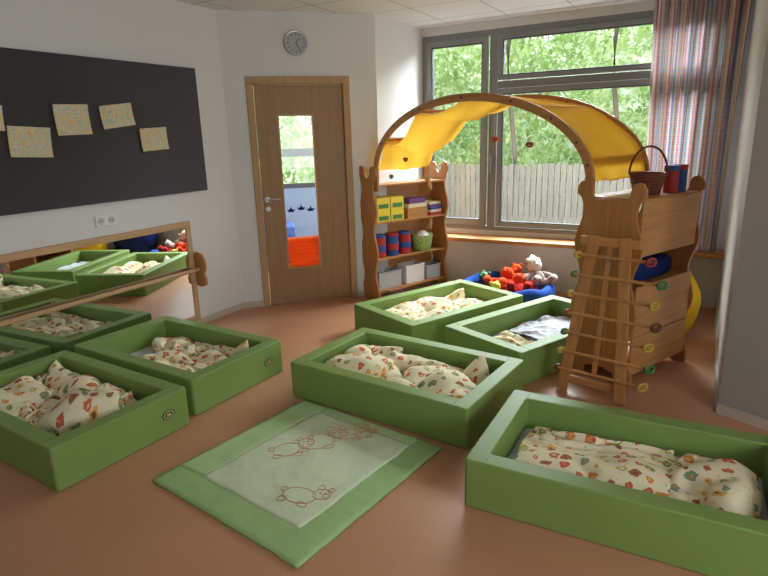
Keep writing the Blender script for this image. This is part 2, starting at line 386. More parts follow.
pe=Vector((.17,3.54)); pf=pe+rd*2.9
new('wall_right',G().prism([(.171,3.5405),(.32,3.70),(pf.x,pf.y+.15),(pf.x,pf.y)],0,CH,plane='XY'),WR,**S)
new('wall_pillar',G().prism([(.17,3.541),(.17,6.12),(.32,6.12),(.32,3.701)],0,CH,plane='XY'),W,**S)
new('wall_side',G().bb((pf.x,-2.9,0),(pf.x+.12,-1.6,CH)).bb((pf.x,1.4,0),(pf.x+.12,pf.y,CH)).bb((pf.x,-1.6,0),(pf.x+.12,1.4,.8)).bb((pf.x,-1.6,2.4),(pf.x+.12,1.4,CH)),W,**S)  # out of view; the opening is added to let the side fill in
new('wall_rear',G().bb((-3.98,-2.9,0),(pf.x+.12,-2.78,CH)),W,**S)
new('baseboard_left',G().bb((LX,-2.7,0),(LX+.012,3.98,.06)),BASE,bevel=.003,**S)
new('baseboard_door',G().bb((0,-.012,0),(a0,0,.06)).bb((a1,-.012,0),(LW,0,.06)),BASE,loc=(c0.x,c0.y,0),rz=DA,**S)
new('baseboard_right',G().bb((0,-.012,0),(2.8,0,.06)),BASE,loc=(pe.x,pe.y,0),rz=math.atan2(rd.y,rd.x),**S)
new('baseboard_pillar',G().bb((.158,3.54,0),(.17,5.78,.06)),BASE,**S)
new('trim_1',G().bb((-2.85,5.70,.47),(.17,5.98,.51)),HWOODX,bevel=.006,label='pale wooden window sill board',**S)
# window
def frame(g,x0,x1,z0,z1,w,y0,y1,mi=0):
    g.bb((x0,y0,z0),(x0+w,y1,z1),mi); g.bb((x1-w,y0,z0),(x1,y1,z1),mi)
    g.bb((x0+w,y0,z0),(x1-w,y1,z0+w),mi); g.bb((x0+w,y0,z1-w),(x1-w,y1,z1),mi)
g=G(); Y0,Y1=5.985,6.06
frame(g,XW0,XW1,.55,ZW1,.055,Y0,Y1); g.bb((-2.09,Y0,.6),(-2.0,Y1,2.55)); g.bb((-2.0,Y0,2.03),(XW1,Y1,2.10)); 
frame(g,-2.79,-2.10,.61,2.54,.06,5.955,6.0); frame(g,-1.99,-.07,2.105,2.54,.045,5.955,6.0); frame(g,-1.99,-.07,.61,2.025,.05,5.965,6.0)
frame(g,-2.732,-2.158,.668,2.482,.012,5.96,6.01,1); frame(g,-1.947,-.113,2.148,2.497,.012,5.96,6.01,1); frame(g,-1.942,-.118,.658,1.977,.012,5.97,6.01,1)
win=new('window_1',g,[GREYF,DGREY],bevel=.004,label='grey aluminium window with several panes',**S)
for a,b in (((-2.74,6.012,.66),(-2.15,6.018,2.49)),((-1.95,6.012,2.14),(-.11,6.018,2.5)),((-1.95,6.012,.65),(-.11,6.018,1.98))):
    new('window_pane',G().bb(a,b),GLASS,parent=win)
g=G().bb((-2.06,5.94,1.28),(-2.03,5.955,1.36)).bb((-2.055,5.92,1.30),(-2.035,5.94,1.32)).bb((-2.055,5.915,1.18),(-2.035,5.927,1.33))
new('window_handle',g,STEEL,parent=win,bevel=.003)
# ---------------------------------------------------------------- door (local frame along wall)
DR=empty('door_1',(c0.x+dd.x*a0,c0.y+dd.y*a0,0),DA,kind='structure',label='oak veneer door with a tall narrow glass strip')
w=.945
g=G()
g.bb((0,-.02,0),(.065,.14,2.075)).bb((w-.065,-.02,0),(w,.14,2.075)).bb((0,-.02,2.075),(w,.14,2.14))
new('door_frame',g,DFR,parent=DR,bevel=.006)
gx0,gx1,gz0,gz1=.27,.585,.36,1.80
g=G()
g.bb((.07,.02,.005),(gx0,.06,2.07)).bb((gx1,.02,.005),(w-.07,.06,2.07)).bb((gx0,.02,.005),(gx1,.06,gz0)).bb((gx0,.02,gz1),(gx1,.06,2.07))
new('door_leaf',g,DOORW,parent=DR)
g=G(); frame(g,gx0-.012,gx1+.012,gz0-.012,gz1+.012,.016,.014,.066)
new('glass_bead',g,DFR,parent=DR)
new('door_glass',G().bb((gx0,.038,gz0),(gx1,.042,gz1)),GLASS,parent=DR)
vs=[]
for i in range(17):
    z=gz0+.004+i*.0185; y=.002 if i%2 else .034
    vs+=[(gx0+.006,y,z),(gx1-.006,y,z),(gx0+.006,y+.001,z),(gx1-.006,y+.001,z)]
fs=[]
for i in range(16): a=i*4; fs+=[(a,a+1,a+5,a+4),(a+2,a+6,a+7,a+3)]
new('pleated_blind',G().add(vs,fs),mat('orange_pleated_paper',(255,146,70),.8,trans=.35),parent=DR,label='orange pleated blind at the glass bottom')
for i,x in enumerate((gx0+.06,gx0+.16,gx0+.25)):
    z=.93+.015*(i%2)
    new('boat_sticker',G().prism([(x-.04,z),(x-.022,z-.025),(x+.022,z-.025),(x+.04,z),(x+.012,z),(x,z+.03),(x-.012,z)],.033,.036),NAVY,parent=DR,label='navy paper boat stuck on the glass')
g=G().cyl((.115,.02,1.04),(.115,-.03,1.04),.011).cyl((.115,-.03,1.04),(.235,-.03,1.04),.010).cyl((.115,.021,1.04),(.115,.012,1.04),.026,24)
new('door_handle',g,STEEL,parent=DR,label='brushed steel lever handle')
new('keyhole_plate',G().cyl((.115,.021,.95),(.115,.012,.95),.024,24),STEEL,parent=DR)
# ---- hallway behind the door
hall=Matrix.Translation((c0.x+dd.x*a0,c0.y+dd.y*a0,0))@Matrix.Rotation(DA,4,'Z')
new('floor_hall',G().bb((-.9,.16,-.13),(2.0,3,-.01)),PAVE,loc=hall.translation,rz=DA,**S)
g=G().bb((-.9,2.2,-.01),(2.0,2.3,.95)).bb((-.9,2.2,2.6),(2.0,2.3,2.9))
new('wall_hall',g,mat('blue_grey_wall_paint',(128,142,164),.85),loc=hall.translation,rz=DA,**S)
g=G();frame(g,-.9,2.0,.95,2.6,.06,2.2,2.28); g.bb((-.84,2.2,1.36),(1.94,2.28,1.46)).bb((.2,2.2,.95),(.26,2.28,2.6))
new('window_2',g,DGREY,loc=hall.translation,rz=DA,**S)
new('ceiling_hall',G().bb((-.9,.16,2.7),(2.0,1.5,2.8)),W,loc=hall.translation,rz=DA,**S)
p=hall@Vector((.0,1.7,-.01))
hb=new('toy_box',G().bb((-.5,-.2,0),(.5,.2,.56)),BLUE,loc=p,rz=DA,bevel=.02,label='blue storage box behind the door glass',cat='box')
for i,(x0,x1,h,m) in enumerate(((-.45,-.2,.14,NAVY),(-.17,.1,.09,CREAM),(.13,.4,.16,BLUEF))):
    p=hall@Vector((.0,1.7,.552)); new('folded_blanket',G().bb((x0,-.15,0),(x1,.15,h)),m,loc=p,rz=DA,bevel=.02,label='folded blanket lying on the blue box',cat='blanket',group='blankets on the blue box')
# ---------------------------------------------------------------- outside
new('ground_outside',G().bb((-22,6.2,-.3),(12,22,-.1)),PAVE,label='grey paved yard outside the window',cat='ground',kind='structure')
g=G(); x=-5.3; rs=random.Random(3)
while x<2:
    h=1.04+rs.uniform(-.025,.025); g.bb((x,9.98,-.1),(x+.085,10.0,h)); x+=.100
g.bb((-5.3,10.0,.15),(2,10.04,.23)).bb((-5.3,10.0,.75),(2,10.04,.83))
new('picket_fence',g,FENCE,label='weathered grey wooden picket fence in the yard',cat='fence')
def foliage(name,n,vol,sz,label,seed):
    r=random.Random(seed); g=G()
    cl=[Vector((r.uniform(vol[0],vol[1]),r.uniform(vol[2],vol[3]),r.uniform(vol[4],vol[5]))) for _ in range(max(30,n//90))]
    for i in range(n):
        c=r.choice(cl)+Vector((r.gauss(0,.5),r.gauss(0,.38),r.gauss(0,.4)))
        if c.z<vol[4]-.5: continue
        R=Matrix.Rotation(r.uniform(0,6.28),3,'Z')@Matrix.Rotation(r.uniform(-1.2,1.2),3,'X')
        s=sz*r.uniform(.6,1.3)
        vs=[c+R@Vector(q) for q in ((0,-s,0),(s*.5,0,.02),(0,s,0),(-s*.5,0,.02))]
        g.add(vs,[(0,1,2,3)])
    return new(name,g,LEAF,label=label,cat='foliage',kind='stuff')
foliage('tree_foliage',24000,(-9,3,12.2,14.2,.5,5.2),.085,'dense light green leaves behind the fence',5)
foliage('hall_foliage',11000,(-9.0,-6.0,7.2,8.4,1.2,4.2),.10,'green leaves outside the hall window',9)
def hedge(name,a,b,h,label,nx=90):
    a=Vector(a);b=Vector(b);d=(b-a);n_=Vector((-d.y,d.x,0)).normalized();nz=34;vs=[]
    for i in range(nx+1):
        for j in range(nz+1):
            p=a+d*(i/nx);z=-.15+(h+.5*noise.noise(Vector((i*.22,a.x,2))))*j/nz
            q=.5*noise.noise(Vector((i*.3,j*.3,a.x)))+.2*noise.noise(Vector((i*.9,j*.9,a.x)))
            vs.append((p.x+n_.x*q,p.y+n_.y*q,z))
    return new(name,G().add(vs,[(i*(nz+1)+j,(i+1)*(nz+1)+j,(i+1)*(nz+1)+j+1,i*(nz+1)+j+1) for i in range(nx) for j in range(nz)]),HEDGE,smooth=True,label=label,cat='hedge',kind='stuff')
hedge('hedge',(-9.5,15.8,0),(5,15.8,0),4.3,'bright green hedge beyond the yard')
hedge('hedge',(-13.5,10.6,0),(-6.4,10.6,0),4.4,'bright green hedge outside the hall window',50)
for i,(x,y,h) in enumerate(((-3.3,10.7,5),(-1.5,10.7,5))):
    pts=[(x+.1*math.sin(k),y,-.1+h*k/8) for k in range(9)]
    new('tree_trunk',G().tube(pts,[.05-.003*k for k in range(9)],10),BARK,smooth=True,label='slim grey tree trunk behind the fence',cat='tree',group='trees behind the fence')
# ---------------------------------------------------------------- wall objects left
new('pinboard',G().bb((LX+.001,.9,1.18),(LX+.03,3.66,2.18)),BOARD,bevel=.004,label='large dark slate pinboard on the white wall',cat='board')
def paper(cx,cz,wy,h,rot,lab):
    n=8;vs=[];uv=[]
    for i in range(n+1):
        for j in range(n+1):
            u,v=i/n-.5,j/n-.5; y,z=u*wy,v*h
            y2=y*math.cos(rot)-z*math.sin(rot); z2=y*math.sin(rot)+z*math.cos(rot)
            vs.append((LX+.032+.012*abs(u*2)**3+.006*abs(v*2)**3,cx+y2,cz+z2)); uv.append((u*wy*1.6+cx*3,v*h*1.6+cz))
    g=G().add(vs,[(i*(n+1)+j,(i+1)*(n+1)+j,(i+1)*(n+1)+j+1,i*(n+1)+j+1) for i in range(n) for j in range(n)])
    o=new('childrens_drawing',g,PAPER,uvs=uv,smooth=True,label=lab,cat='drawing',group='drawings on the pinboard')
for a in ((1.95,1.77,.20,.15,-.05,'crayon drawing at the board edge'),(2.19,1.62,.27,.19,-.05,'painted yellow and grey drawing pinned low'),(2.50,1.76,.25,.2,.03,'yellow orange painted drawing on the dark pinboard'),(2.85,1.79,.27,.16,.12,'pale drawing with orange marks, slightly tilted'),(3.15,1.62,.25,.17,.05,'pale green and orange drawing on the dark pinboard')): paper(*a)
g=G().bb((LX+.001,2.57,1.01),(LX+.012,2.74,1.09))
sk=new('wall_socket',g,WHITEP,bevel=.004,label='white double power socket on the wall',cat='socket')
for y in (2.612,2.698):
    q=new('socket_insert',G().cyl((LX+.008,y,1.05),(LX+.0145,y,1.05),.028,20),mat('socket_grey_plastic',(190,190,188),.4),parent=sk)
    for dy in(-.01,.01): new('socket_hole',G().cyl((LX+.0145,y+dy,1.05),(LX+.0155,y+dy,1.05),.005,8),BLACK,parent=q)
# mirror with frame and bar
MI=empty('wall_mirror',(LX,0,0),label='long low mirror with pale wooden frame and hand rail',cat='mirror')
g=G(); y0,y1,z0,z1,t=.6,3.42,.06,.94,.05
g.bb((.001,y0,z1-t),(.03,y1,z1)).bb((.001,y0,z0),(.03,y1,z0+t)).bb((.001,y0,z0+t),(.03,y0+t,z1-t)).bb((.001,y1-t,z0+t),(.03,y1,z1-t))
new('mirror_frame',g,FRWOOD,parent=MI,bevel=.004)
new('mirror_pane',G().bb((.002,y0+t-.004,z0+t-.004),(.02,y1-t+.004,z1-t+.004)),MIRR,parent=MI)
new('hand_rail',G().cyl((.065,.7,.52),(.065,3.46,.52),.017,16),FRWOOD,parent=MI,smooth=False,label='round pale wooden hand rail')
pr=[(-.05,.36),(.0,.35),(.05,.37),(.055,.42),(.035,.47),(.06,.52),(.055,.58),(.03,.64),(-.03,.66),(-.06,.61),(-.045,.54),(-.06,.47)]
new('rail_bracket',G().prism([(.07+p[0]*1.15,p[1]+.01) for p in pr],3.43,3.452).bb((.0,3.425,.49),(.1,3.45,.55)),HWOOD,parent=MI,bevel=.004)
new('rail_bracket',G().bb((.0,1.2,.49),(.075,1.225,.55)),HWOOD,parent=MI,bevel=.004)
# clock
p=c0+dd*(a0+.47)
CK=empty('wall_clock',(p.x,p.y,2.42),DA,label='round wall clock with grey rim and pale face',cat='clock')
Rx=Matrix.Rotation(math.radians(90),3,'X')
new('clock_rim',G().lathe([(.0001,0.001),(.105,.001),(.108,.025),(.098,.035),(.09,.022),(.0001,.022)],(0,0,0),36,0,Rx),STEEL,parent=CK,smooth=True)
new('clock_face',G().cyl((0,-.0225,0),(0,-.024,0),.09,36),mat('clock_face_paper',(164,166,164),.5),parent=CK)
for i in range(12):
    a=i*math.pi/6; new('hour_mark',G().box((.075*math.sin(a),-.0248,.075*math.cos(a)),(.006,.001,.018),Matrix.Rotation(a,3,'Y')),BLACK,parent=CK)
for L,a in ((.05,math.radians(40)),(.07,math.radians(150))):
    new('clock_hand',G().box((L/2*math.sin(a),-.026,L/2*math.cos(a)),(.006,.0015,L),Matrix.Rotation(a,3,'Y')),BLACK,parent=CK)
# ---------------------------------------------------------------- beds
def bed(key,lab,logo=None):
    cx,cy,deg,L,Wd=BEDS[key]
    prof=[(0,0),(0,BH),(T,BH),(T,.05)]
    g=G(); vs=[]
    for ins,z in prof:
        pts=rring(L-2*ins,Wd-2*ins,.018 if ins==0 else .012); N=len(pts); vs+=[(p[0],p[1],z) for p in pts]
    fs=[]
    for k in range(len(prof)-1):
        for i in range(N):
            j=(i+1)%N; fs.append((k*N+i,k*N+j,(k+1)*N+j,(k+1)*N+i))
    fs.append(tuple(range(N-1,-1,-1)))
    g.add(vs,fs)
    o=empty('foam_bed',(cx,cy,0),math.radians(deg),label=lab,cat='bed',group='green foam sleeping beds')
    new('foam_rim',g,BEDG,parent=o,smooth=True,bevel=.010,seg=4,wn=True)
    iw,iL=Wd-2*T,L-2*T
    g=G(); n=20;m=14;vs=[]
    for i in range(n+1):
        for j in range(m+1):
            x,y=(i/n-.5)*iL,(j/m-.5)*iw
            z=.082+.006*noise.noise(Vector((x*5+cx,y*5+cy,0)))-.02*(abs(i/n-.5)*2)**8
            vs.append((x,y,z))
    g.add(vs,[(i*(m+1)+j,(i+1)*(m+1)+j,(i+1)*(m+1)+j+1,i*(m+1)+j+1) for i in range(n) for j in range(m)])
    new('sheet',g,SHEET,parent=o,smooth=True,label='white fitted sheet')
    for sx in(-1,1):
        for sy in (-1,1):
            new('seam',G().tube([(sx*(L/2-T),sy*(Wd/2-.012),BH+.0002),(sx*(L/2-T),sy*(Wd/2-T+.012),BH+.0002)],.0012,5),SEAM,parent=o)
    if logo is not None:
        off=logo
        el=lambda r:[(off+r*math.cos(a*math.pi/12),BH*.52+r*.66*math.sin(a*math.pi/12)) for a in range(24)]
        bg=new('maker_badge',G().prism(el(.042),L/2-.004,L/2+.003,0,'YZ'),mat('dark_olive_badge',(48,64,34),.5),parent=o,label='small dark oval badge')
        new('badge_mark',G().prism(el(.034),L/2+.003,L/2+.004,0,'YZ').prism(el(.028),L/2+.004,L/2+.0045,1,'YZ').prism([(off+a,b+BH*.52) for a,b in ((-.018,-.006),(0,-.012),(.018,-.006),(.012,.006),(0,.010),(-.012,.006))],L/2+.0045,L/2+.005,2,'YZ'),[mat('pale_badge_ring',(190,196,150),.5),mat('dark_badge_field',(62,80,42),.5),mat('badge_gold',(190,166,96),.5)],parent=bg)
    return o
bed('A','green foam bed with printed duvet beside the quilt')
bed('B','green foam bed with flat folded printed duvet')
bed('Cc','green foam bed with propped up pillow near the mirror',logo=.25)
bed('Dd','green foam bed with crumpled duvet near the mirror',logo=.25)
bed('E','green foam bed with folded duvet beside the play house')
bed('F','green foam bed with rolled duvet under the canopy')
bed('I','green foam bed at the edge of the room')
# ---------------------------------------------------------------- quilt rug
RQ=empty('play_quilt',(-1.65,2.015,0),math.radians(-8),label='pale green quilted play blanket with stitched animals on the floor',cat='quilt')
hn=lambda x,y:.008*noise.noise(Vector((x*6,y*6,0)))+.004*noise.noise(Vector((x*15,y*15,0)))
def slab(x0,x1,y0,y1,z0,z1,n=46,seed=0):
    vs=[];
    for i in range(n+1):
        for j in range(n+1):
            u,v=i/n,j/n; x=x0+(x1-x0)*u; y=y0+(y1-y0)*v
            e=min(1,6*min(u,1-u),6*min(v,1-v))**.5 if min(u,1-u,v,1-v)>0 else 0
            z=z0+(z1-z0)*(.45+.55*e)+hn(x,y)*(.5+.5*e)
            wx=.007*noise.noise(Vector((y*8,seed,1)));wy=.007*noise.noise(Vector((x*8,seed,2)))
            vs.append((x+wx,y+wy,z))
    N=len(vs); f=[(i*(n+1)+j,(i+1)*(n+1)+j,(i+1)*(n+1)+j+1,i*(n+1)+j+1) for i in range(n) for j in range(n)]
    b=[(a,b_,max(.0008,z0-.007)) for a,b_,c in vs]
    rim=[]
    idx=[i*(n+1) for i in range(n+1)]+[n*(n+1)+j for j in range(1,n+1)]+[i*(n+1)+n for i in range(n-1,-1,-1)]+[j for j in range(n-1,0,-1)]
    for k in range(len(idx)): a_,b2=idx[k],idx[(k+1)%len(idx)]; rim.append((a_,b2,b2+N,a_+N))
    return G().add(vs+b,f+[tuple(q+N for q in reversed(t)) for t in f]+rim)
qx,qy=.50,.525
new('quilt_border',slab(-qx,qx,-qy,qy,.008,.022,seed=1),RUGG,parent=RQ,smooth=True)
new('quilt_border_panel',slab(-qx+.02,-qx+.195,-qy+.15,qy-.02,.020,.028,seed=2),GING,parent=RQ,smooth=True,label='paler gingham border strip')
new('quilt_border_panel',slab(-qx+.205,qx-.14,qy-.085,qy-.02,.020,.028,seed=4),GING,parent=RQ,smooth=True,label='paler gingham border strip')
new('quilt_center',slab(-qx+.2,qx-.14,-qy+.15,qy-.09,.020,.030,seed=3),RUGC,parent=RQ,smooth=True,label='pale cream green centre panel')
def critter(cx,cy,s,rot):
    g=G(); c,s_=math.cos(rot),math.sin(rot)
    P=lambda x,y:(cx+s*(x*c-y*s_),cy+s*(x*s_+y*c))
    for x,y,a,b in ((0,0,.10,.07),(.12,.05,.055,.05),(.09,.11,.02,.022),(.155,.10,.02,.022),(.15,.04,.025,.018),(-.08,-.06,.03,.02),(.05,-.07,.03,.02),(-.11,.03,.02,.018),(.105,.06,.005,.005),(.135,.062,.005,.005)):
        q=P(x,y); p=[]
        for i in range(24):
            t=2*math.pi*i/24; X=a*s*math.cos(t);Y=b*s*math.sin(t)
            px,py=q[0]+X*c-Y*s_,q[1]+X*s_+Y*c
            p.append((px,py,.0305+hn(px,py)))
        g.tube(p,.0018,5,closed=True)
    new('stitched_animal',g,THREAD,parent=RQ,label='thin orange pink stitched animal outline')
critter(-.13,.03,.8,.9); critter(-.06,.17,1.0,.9); critter(.02,.32,.8,.9); critter(.10,.37,.45,.8); critter(.20,-.22,.8,.3)
# ---------------------------------------------------------------- play house
TH=math.radians(24); H0=Vector((-2.77,4.73,0))
HM=Matrix.Translation(H0)@Matrix.Rotation(-TH,4,'Z')
Hw=lambda s,t,z=0:HM@Vector((s,t,z))
PH=empty('play_house',H0,-TH,label='wooden play house of two wavy shelf units joined by canopied arches',cat='playhouse')
def wavy(w,h,legcut=.1,post=.1):
    R=[];n=32
    for i in range(n+1):
        z=h*.93*i/n; wv=.026*math.sin(z*2*math.pi/.42+.8)
        R.append((w/2-.018+wv,z))
    top=[(w/2+.008,h*.95),(w/2+.004,h*.985),(w/2-.016,h+.012),(w/2-.045,h+.02),(w/2-.075,h+.010),(w/2-.092,h*.985),(w/2-.092,h*.955),(w/2-.12,h*.93)]
    Rt=R+top
    Lt=[(-x,z) for x,z in reversed(Rt)]
    bot=[(-w/2+post,0),(-w/2+post+.02,legcut*.7),(0,legcut),(w/2-post-.02,legcut*.7),(w/2-post,0)]
    return bot+Rt+Lt
LD=.24
def unit(x0,x1,h,shelves,back_side,gaps,DL):
    w=x1-x0; xm=(x0+x1)/2
    xb=x0+.006 if back_side<0 else x1-.006
    u=empty('shelf_unit',(0,0,0)); u.parent=PH
    for z0,z1 in gaps: new('back_board',G().bb((xb-.006,.022,z0),(xb+.006,DL-.022,z1)),HWOODY,parent=u,bevel=.002)
    for y in (0,DL-.022):
        gg=G(); gg.T=Matrix.Translation((xm,0,0)); gg.prism(wavy(w+.03,h),y,y+.022)
        new('end_panel',gg,HWOOD,parent=u,bevel=.004,label='wavy edged wooden end panel')
    for z in shelves:
        gg=G().bb((x0+.014,.023,z-.018),(x1-.014,DL-.023,z))
        new('shelf',gg,HWOODY,parent=u,bevel=.002)
    return u
unit(-LD,0,1.30,(.10,.42,.78,1.14),-1,((.1,.402),(.42,.762),(.78,1.12)),.94)
RX0,RX1,DR_=2.25,2.67,.72
unit(RX0,RX1,1.27,(.10,.33,.64,.86,1.19),1,((.845,1.18),(.335,.66),(.08,.325)),DR_)
# arches
AA=RX0/2+.03; AC=RX0/2+.01; AZ=1.27; AB=.59
def arch(t,off=0): 
    a=math.pi*(1-t); return (AC+(AA+off)*math.cos(a), AZ+(AB+off)*math.sin(a))
YA0,YA1=.03,.67
for y in (YA0,YA1):
    n=48; outer=[arch(i/n,.03) for i in range(n+1)]; inner=[arch(i/n,-.03) for i in range(n+1)]
    outer=[(outer[0][0],1.08)]+outer+[(outer[-1][0],1.08)]; inner=[(inner[0][0],1.08)]+inner+[(inner[-1][0],1.08)]
    N=len(outer); vs=[(p[0],y,p[1]) for p in outer]+[(p[0],y+.025,p[1]) for p in outer]+[(p[0],y,p[1]) for p in inner]+[(p[0],y+.025,p[1]) for p in inner]
    fs=[]
    for i in range(N-1):
        fs+=[(i,i+1,N*2+i+1,N*2+i),(N+i,N*3+i,N*3+i+1,N+i+1),(i,N+i,N+i+1,i+1),(2*N+i,2*N+i+1,3*N+i+1,3*N+i)]
    fs+=[(0,2*N,3*N,N),(N-1,2*N-1,4*N-1,3*N-1)]
    ar=new('arch',G().add(vs,fs),HWOODX,parent=PH,bevel=.004,label='curved laminated wooden arch')
    for t in (.06,.14,.24,.36,.5,.64,.76,.86,.94):
        p=arch(t); new('arch_bolt',G().cyl((p[0],y-.003,p[1]),(p[0],y+.028,p[1]),.010,12),BROWN,parent=ar)
bars=(.16,.34,.50,.70,.93)
for t in bars:
    p=arch(t); a=math.pi*(1-t)
    new('crossbar',G().box((p[0],(YA0+YA1+.025)/2,p[1]),(.05,YA1-YA0-.03,.016),Matrix.Rotation(-math.atan2(AB*math.cos(a),-AA*math.sin(a))+math.pi,3,'Y')),HWOODY,parent=PH,bevel=.003,label='flat wooden slat across the arches')
vs=[];nu,nv=140,34
for i in range(nu+1):
    t=.005+.99*i/nu
    k=[b for b in bars if b<=t]; lo=k[-1] if k else 0.005; k=[b for b in bars if b>t]; hi=k[0] if k else .995
    q=(t-lo)/(hi-lo) if hi>lo else 0
    for j in range(nv+1):
        v=j/nv
        sq=math.sin(math.pi*q)
        amp=.13 if t<.16 else (.26 if t<.34 else (.13 if t<.50 else .065))
        edge=.30 if t>.5 else .58
        sag=amp*sq*(edge+(1-edge)*math.sin(math.pi*v))
        sag+=.022*noise.noise(Vector((t*11,v*3,1)))*sq+.008*math.sin(v*16+t*9)*sq
        p=arch(t,(.018 if t>.5 else -.016)-sag*.2)
        y=YA0+.012+(YA1-YA0)*v
        vs.append((p[0],y,p[1]-sag*.8))
new('canopy',G().add(vs,[(i*(nv+1)+j,(i+1)*(nv+1)+j,(i+1)*(nv+1)+j+1,i*(nv+1)+j+1) for i in range(nu) for j in range(nv)]),CLOTHY,parent=PH,smooth=True,label='sagging yellow cloth canopy')
def ornament(s,t,ztop,L,m,lab):
    p=Hw(s,t,ztop)
    o=empty('hanging_ornament',p,-TH,label=lab,cat='ornament',group='felt ornaments hanging from the arches')
    new('string',G().cyl((0,0,0),(0,0,-L),.0012,6),CREAM,parent=o)
    new('butterfly_body',G().ball((0,0,-L-.016),(.005,.005,.018),12),BLACK,parent=o,smooth=True)
    for sx in(-1,1):
        g=G().ball((sx*.019,0,-L-.008),(.019,.003,.011),12,0,Matrix.Rotation(sx*.5,3,'Y')).ball((sx*.014,0,-L-.026),(.013,.003,.008),12,0,Matrix.Rotation(-sx*.4,3,'Y'))
        new('butterfly_wing',g,m,parent=o,smooth=True)
z=lambda t:arch(t,-.03)[1]
ornament(arch(.22)[0],.02,z(.22),.38,GREEN,'small green felt butterfly on a string')
ornament(arch(.30)[0],.02,z(.30),.32,RED,'small red felt butterfly on a string')
ornament(arch(.60)[0],.02,z(.60),.24,ORANGE,'small orange felt butterfly on a string')
ornament(arch(.70)[0],.02,z(.70),.2,RED,'small red felt butterfly hanging low')
# ------------- items on the left shelf
def place(name,g,m,s,t,z,rz=0,**k):
    p=Hw(s,t,z); return new(name,g,m,loc=p,rz=-TH+rz,**k)
for i,(t,zz) in enumerate(((.12,.781),(.12,.897),(.29,.781),(.29,.897))):
    o=place('game_box',G().bb((-.09,-.08,0),(.09,.08,.115)),YEL,-.11,t,zz,bevel=.003,label='yellow cardboard game box with green label on the shelf',cat='box',group='yellow boxes on the shelf')
    new('box_label',G().bb((.09,-.06,.015),(.0915,.06,.055)),GREEN,parent=o)
place('wooden_box',G().bb((-.08,-.13,0),(.08,.13,.012)).bb((-.08,-.13,.012),(-.07,.13,.1)).bb((.07,-.13,.012),(.08,.13,.1)).bb((-.07,-.13,.012),(.07,-.12,.1)).bb((-.07,.12,.012),(.07,.13,.1)),HWOODY,-.11,.56,.781,label='open wooden box on the shelf',cat='box')
place('game_box',G().bb((-.075,-.12,0),(.08,.12,.04)),CREAM,-.11,.56,.8815,bevel=.002,label='flat cream game box on the wooden box',cat='box',group='game boxes on the shelf')
place('game_box',G().bb((-.07,-.11,0),(.08,.1,.05)),PURP,-.11,.56,.922,bevel=.002,label='flat purple game box on the stack',cat='box',group='game boxes on the shelf')
for k,(m,h0,h1) in enumerate(((RED,0,.03),(CREAM,.03,.055),(BLUE,.055,.08),(PURP,.08,.11),(CREAM,.11,.135))):
    place('book',G().bb((-.08,-.08,0),(.08-.004*k,.08,h1-h0)),m,-.11,.81,.781+h0,rz=.05*(k%3),label='thin picture book lying in a small stack',cat='book',group='books stacked on the shelf')
for i,t in enumerate((.11,.27,.43)):
    o=place('storage_tin',G().cyl((0,0,0),(0,0,.20),.068,24),[RED,BLUE,RED][i],-.10,t,.421,bevel=.003,label=['red round tin with blue lid','blue round tin with red lid','red round tin with blue band'][i]+' on the shelf',cat='tin',group='round tins on the shelf')
    new('tin_band',G().lathe([(.0682,.06),(.0695,.062),(.0695,.12),(.0682,.122)],n=24),[BLUE,RED,BLUE][i],parent=o)
    new('tin_lid',G().cyl((0,0,.20),(0,0,.222),.071,24),[BLUE,RED,BLUE][i],parent=o,bevel=.002)
place('fabric_basket',G().lathe([(.0001,.0),(.09,0),(.115,.16),(.118,.165),(.108,.16),(.085,.01),(.0001,.01)],n=24),mat('green_dotted_fabric',(160,196,120),.9,var=.3,scale=40),-.09,.66,.421,smooth=True,label='pale green patterned fabric bowl on the shelf',cat='basket')
place('cloth_bundle',G().ball((0,0,.02),(.085,.09,.085),14),WHITEP,-.09,.66,.421+.1,smooth=True,label='white cloth heaped in the green bowl',cat='cloth')
def bin_(s,t,z,w,d,h,m,lab,fm):
    o=place('plastic_bin',G().bb((-w/2,-d/2,0),(w/2,d/2,.006)).bb((-w/2,-d/2,.006),(-w/2+.006,d/2,h)).bb((w/2-.006,-d/2,.006),(w/2,d/2,h)).bb((-w/2+.006,-d/2,.006),(w/2-.006,-d/2+.006,h)).bb((-w/2+.006,d/2-.006,.006),(w/2-.006,d/2,h)),m,s,t,z,label=lab,cat='bin',group='storage bins on the shelf')
    new('bin_rim',G().bb((-w/2-.006,-d/2-.006,h-.012),(-w/2,d/2+.006,h)).bb((w/2,-d/2-.006,h-.012),(w/2+.006,d/2+.006,h)).bb((-w/2,-d/2-.006,h-.012),(w/2,-d/2,h)).bb((-w/2,d/2,h-.012),(w/2,d/2+.006,h)),m,parent=o)
    for k in range(5):
        rr=random.Random(k+int(t*100)); place('wooden_block',G().box((0,0,.02),(.04,.04,.04),Matrix.Rotation(rr.uniform(0,1),3,'Z')),fm[k%len(fm)],s+rr.uniform(-.02,.02),t+(k-2)*d*.15,z+.0075,bevel=.003,label='small toy block in a storage bin',cat='block',group='toy blocks in the bins')
bin_(-.115,.19,.101,.17,.28,.17,BOXP,'milky plastic storage bin with blocks',(ORANGE,YEL,BLUE)); bin_(-.115,.52,.101,.16,.24,.19,WHITEP,'white plastic storage bin with blocks',(RED,GREEN)); bin_(-.115,.78,.101,.15,.19,.15,BOXP,'small milky storage bin with blocks',(YEL,BLUE))
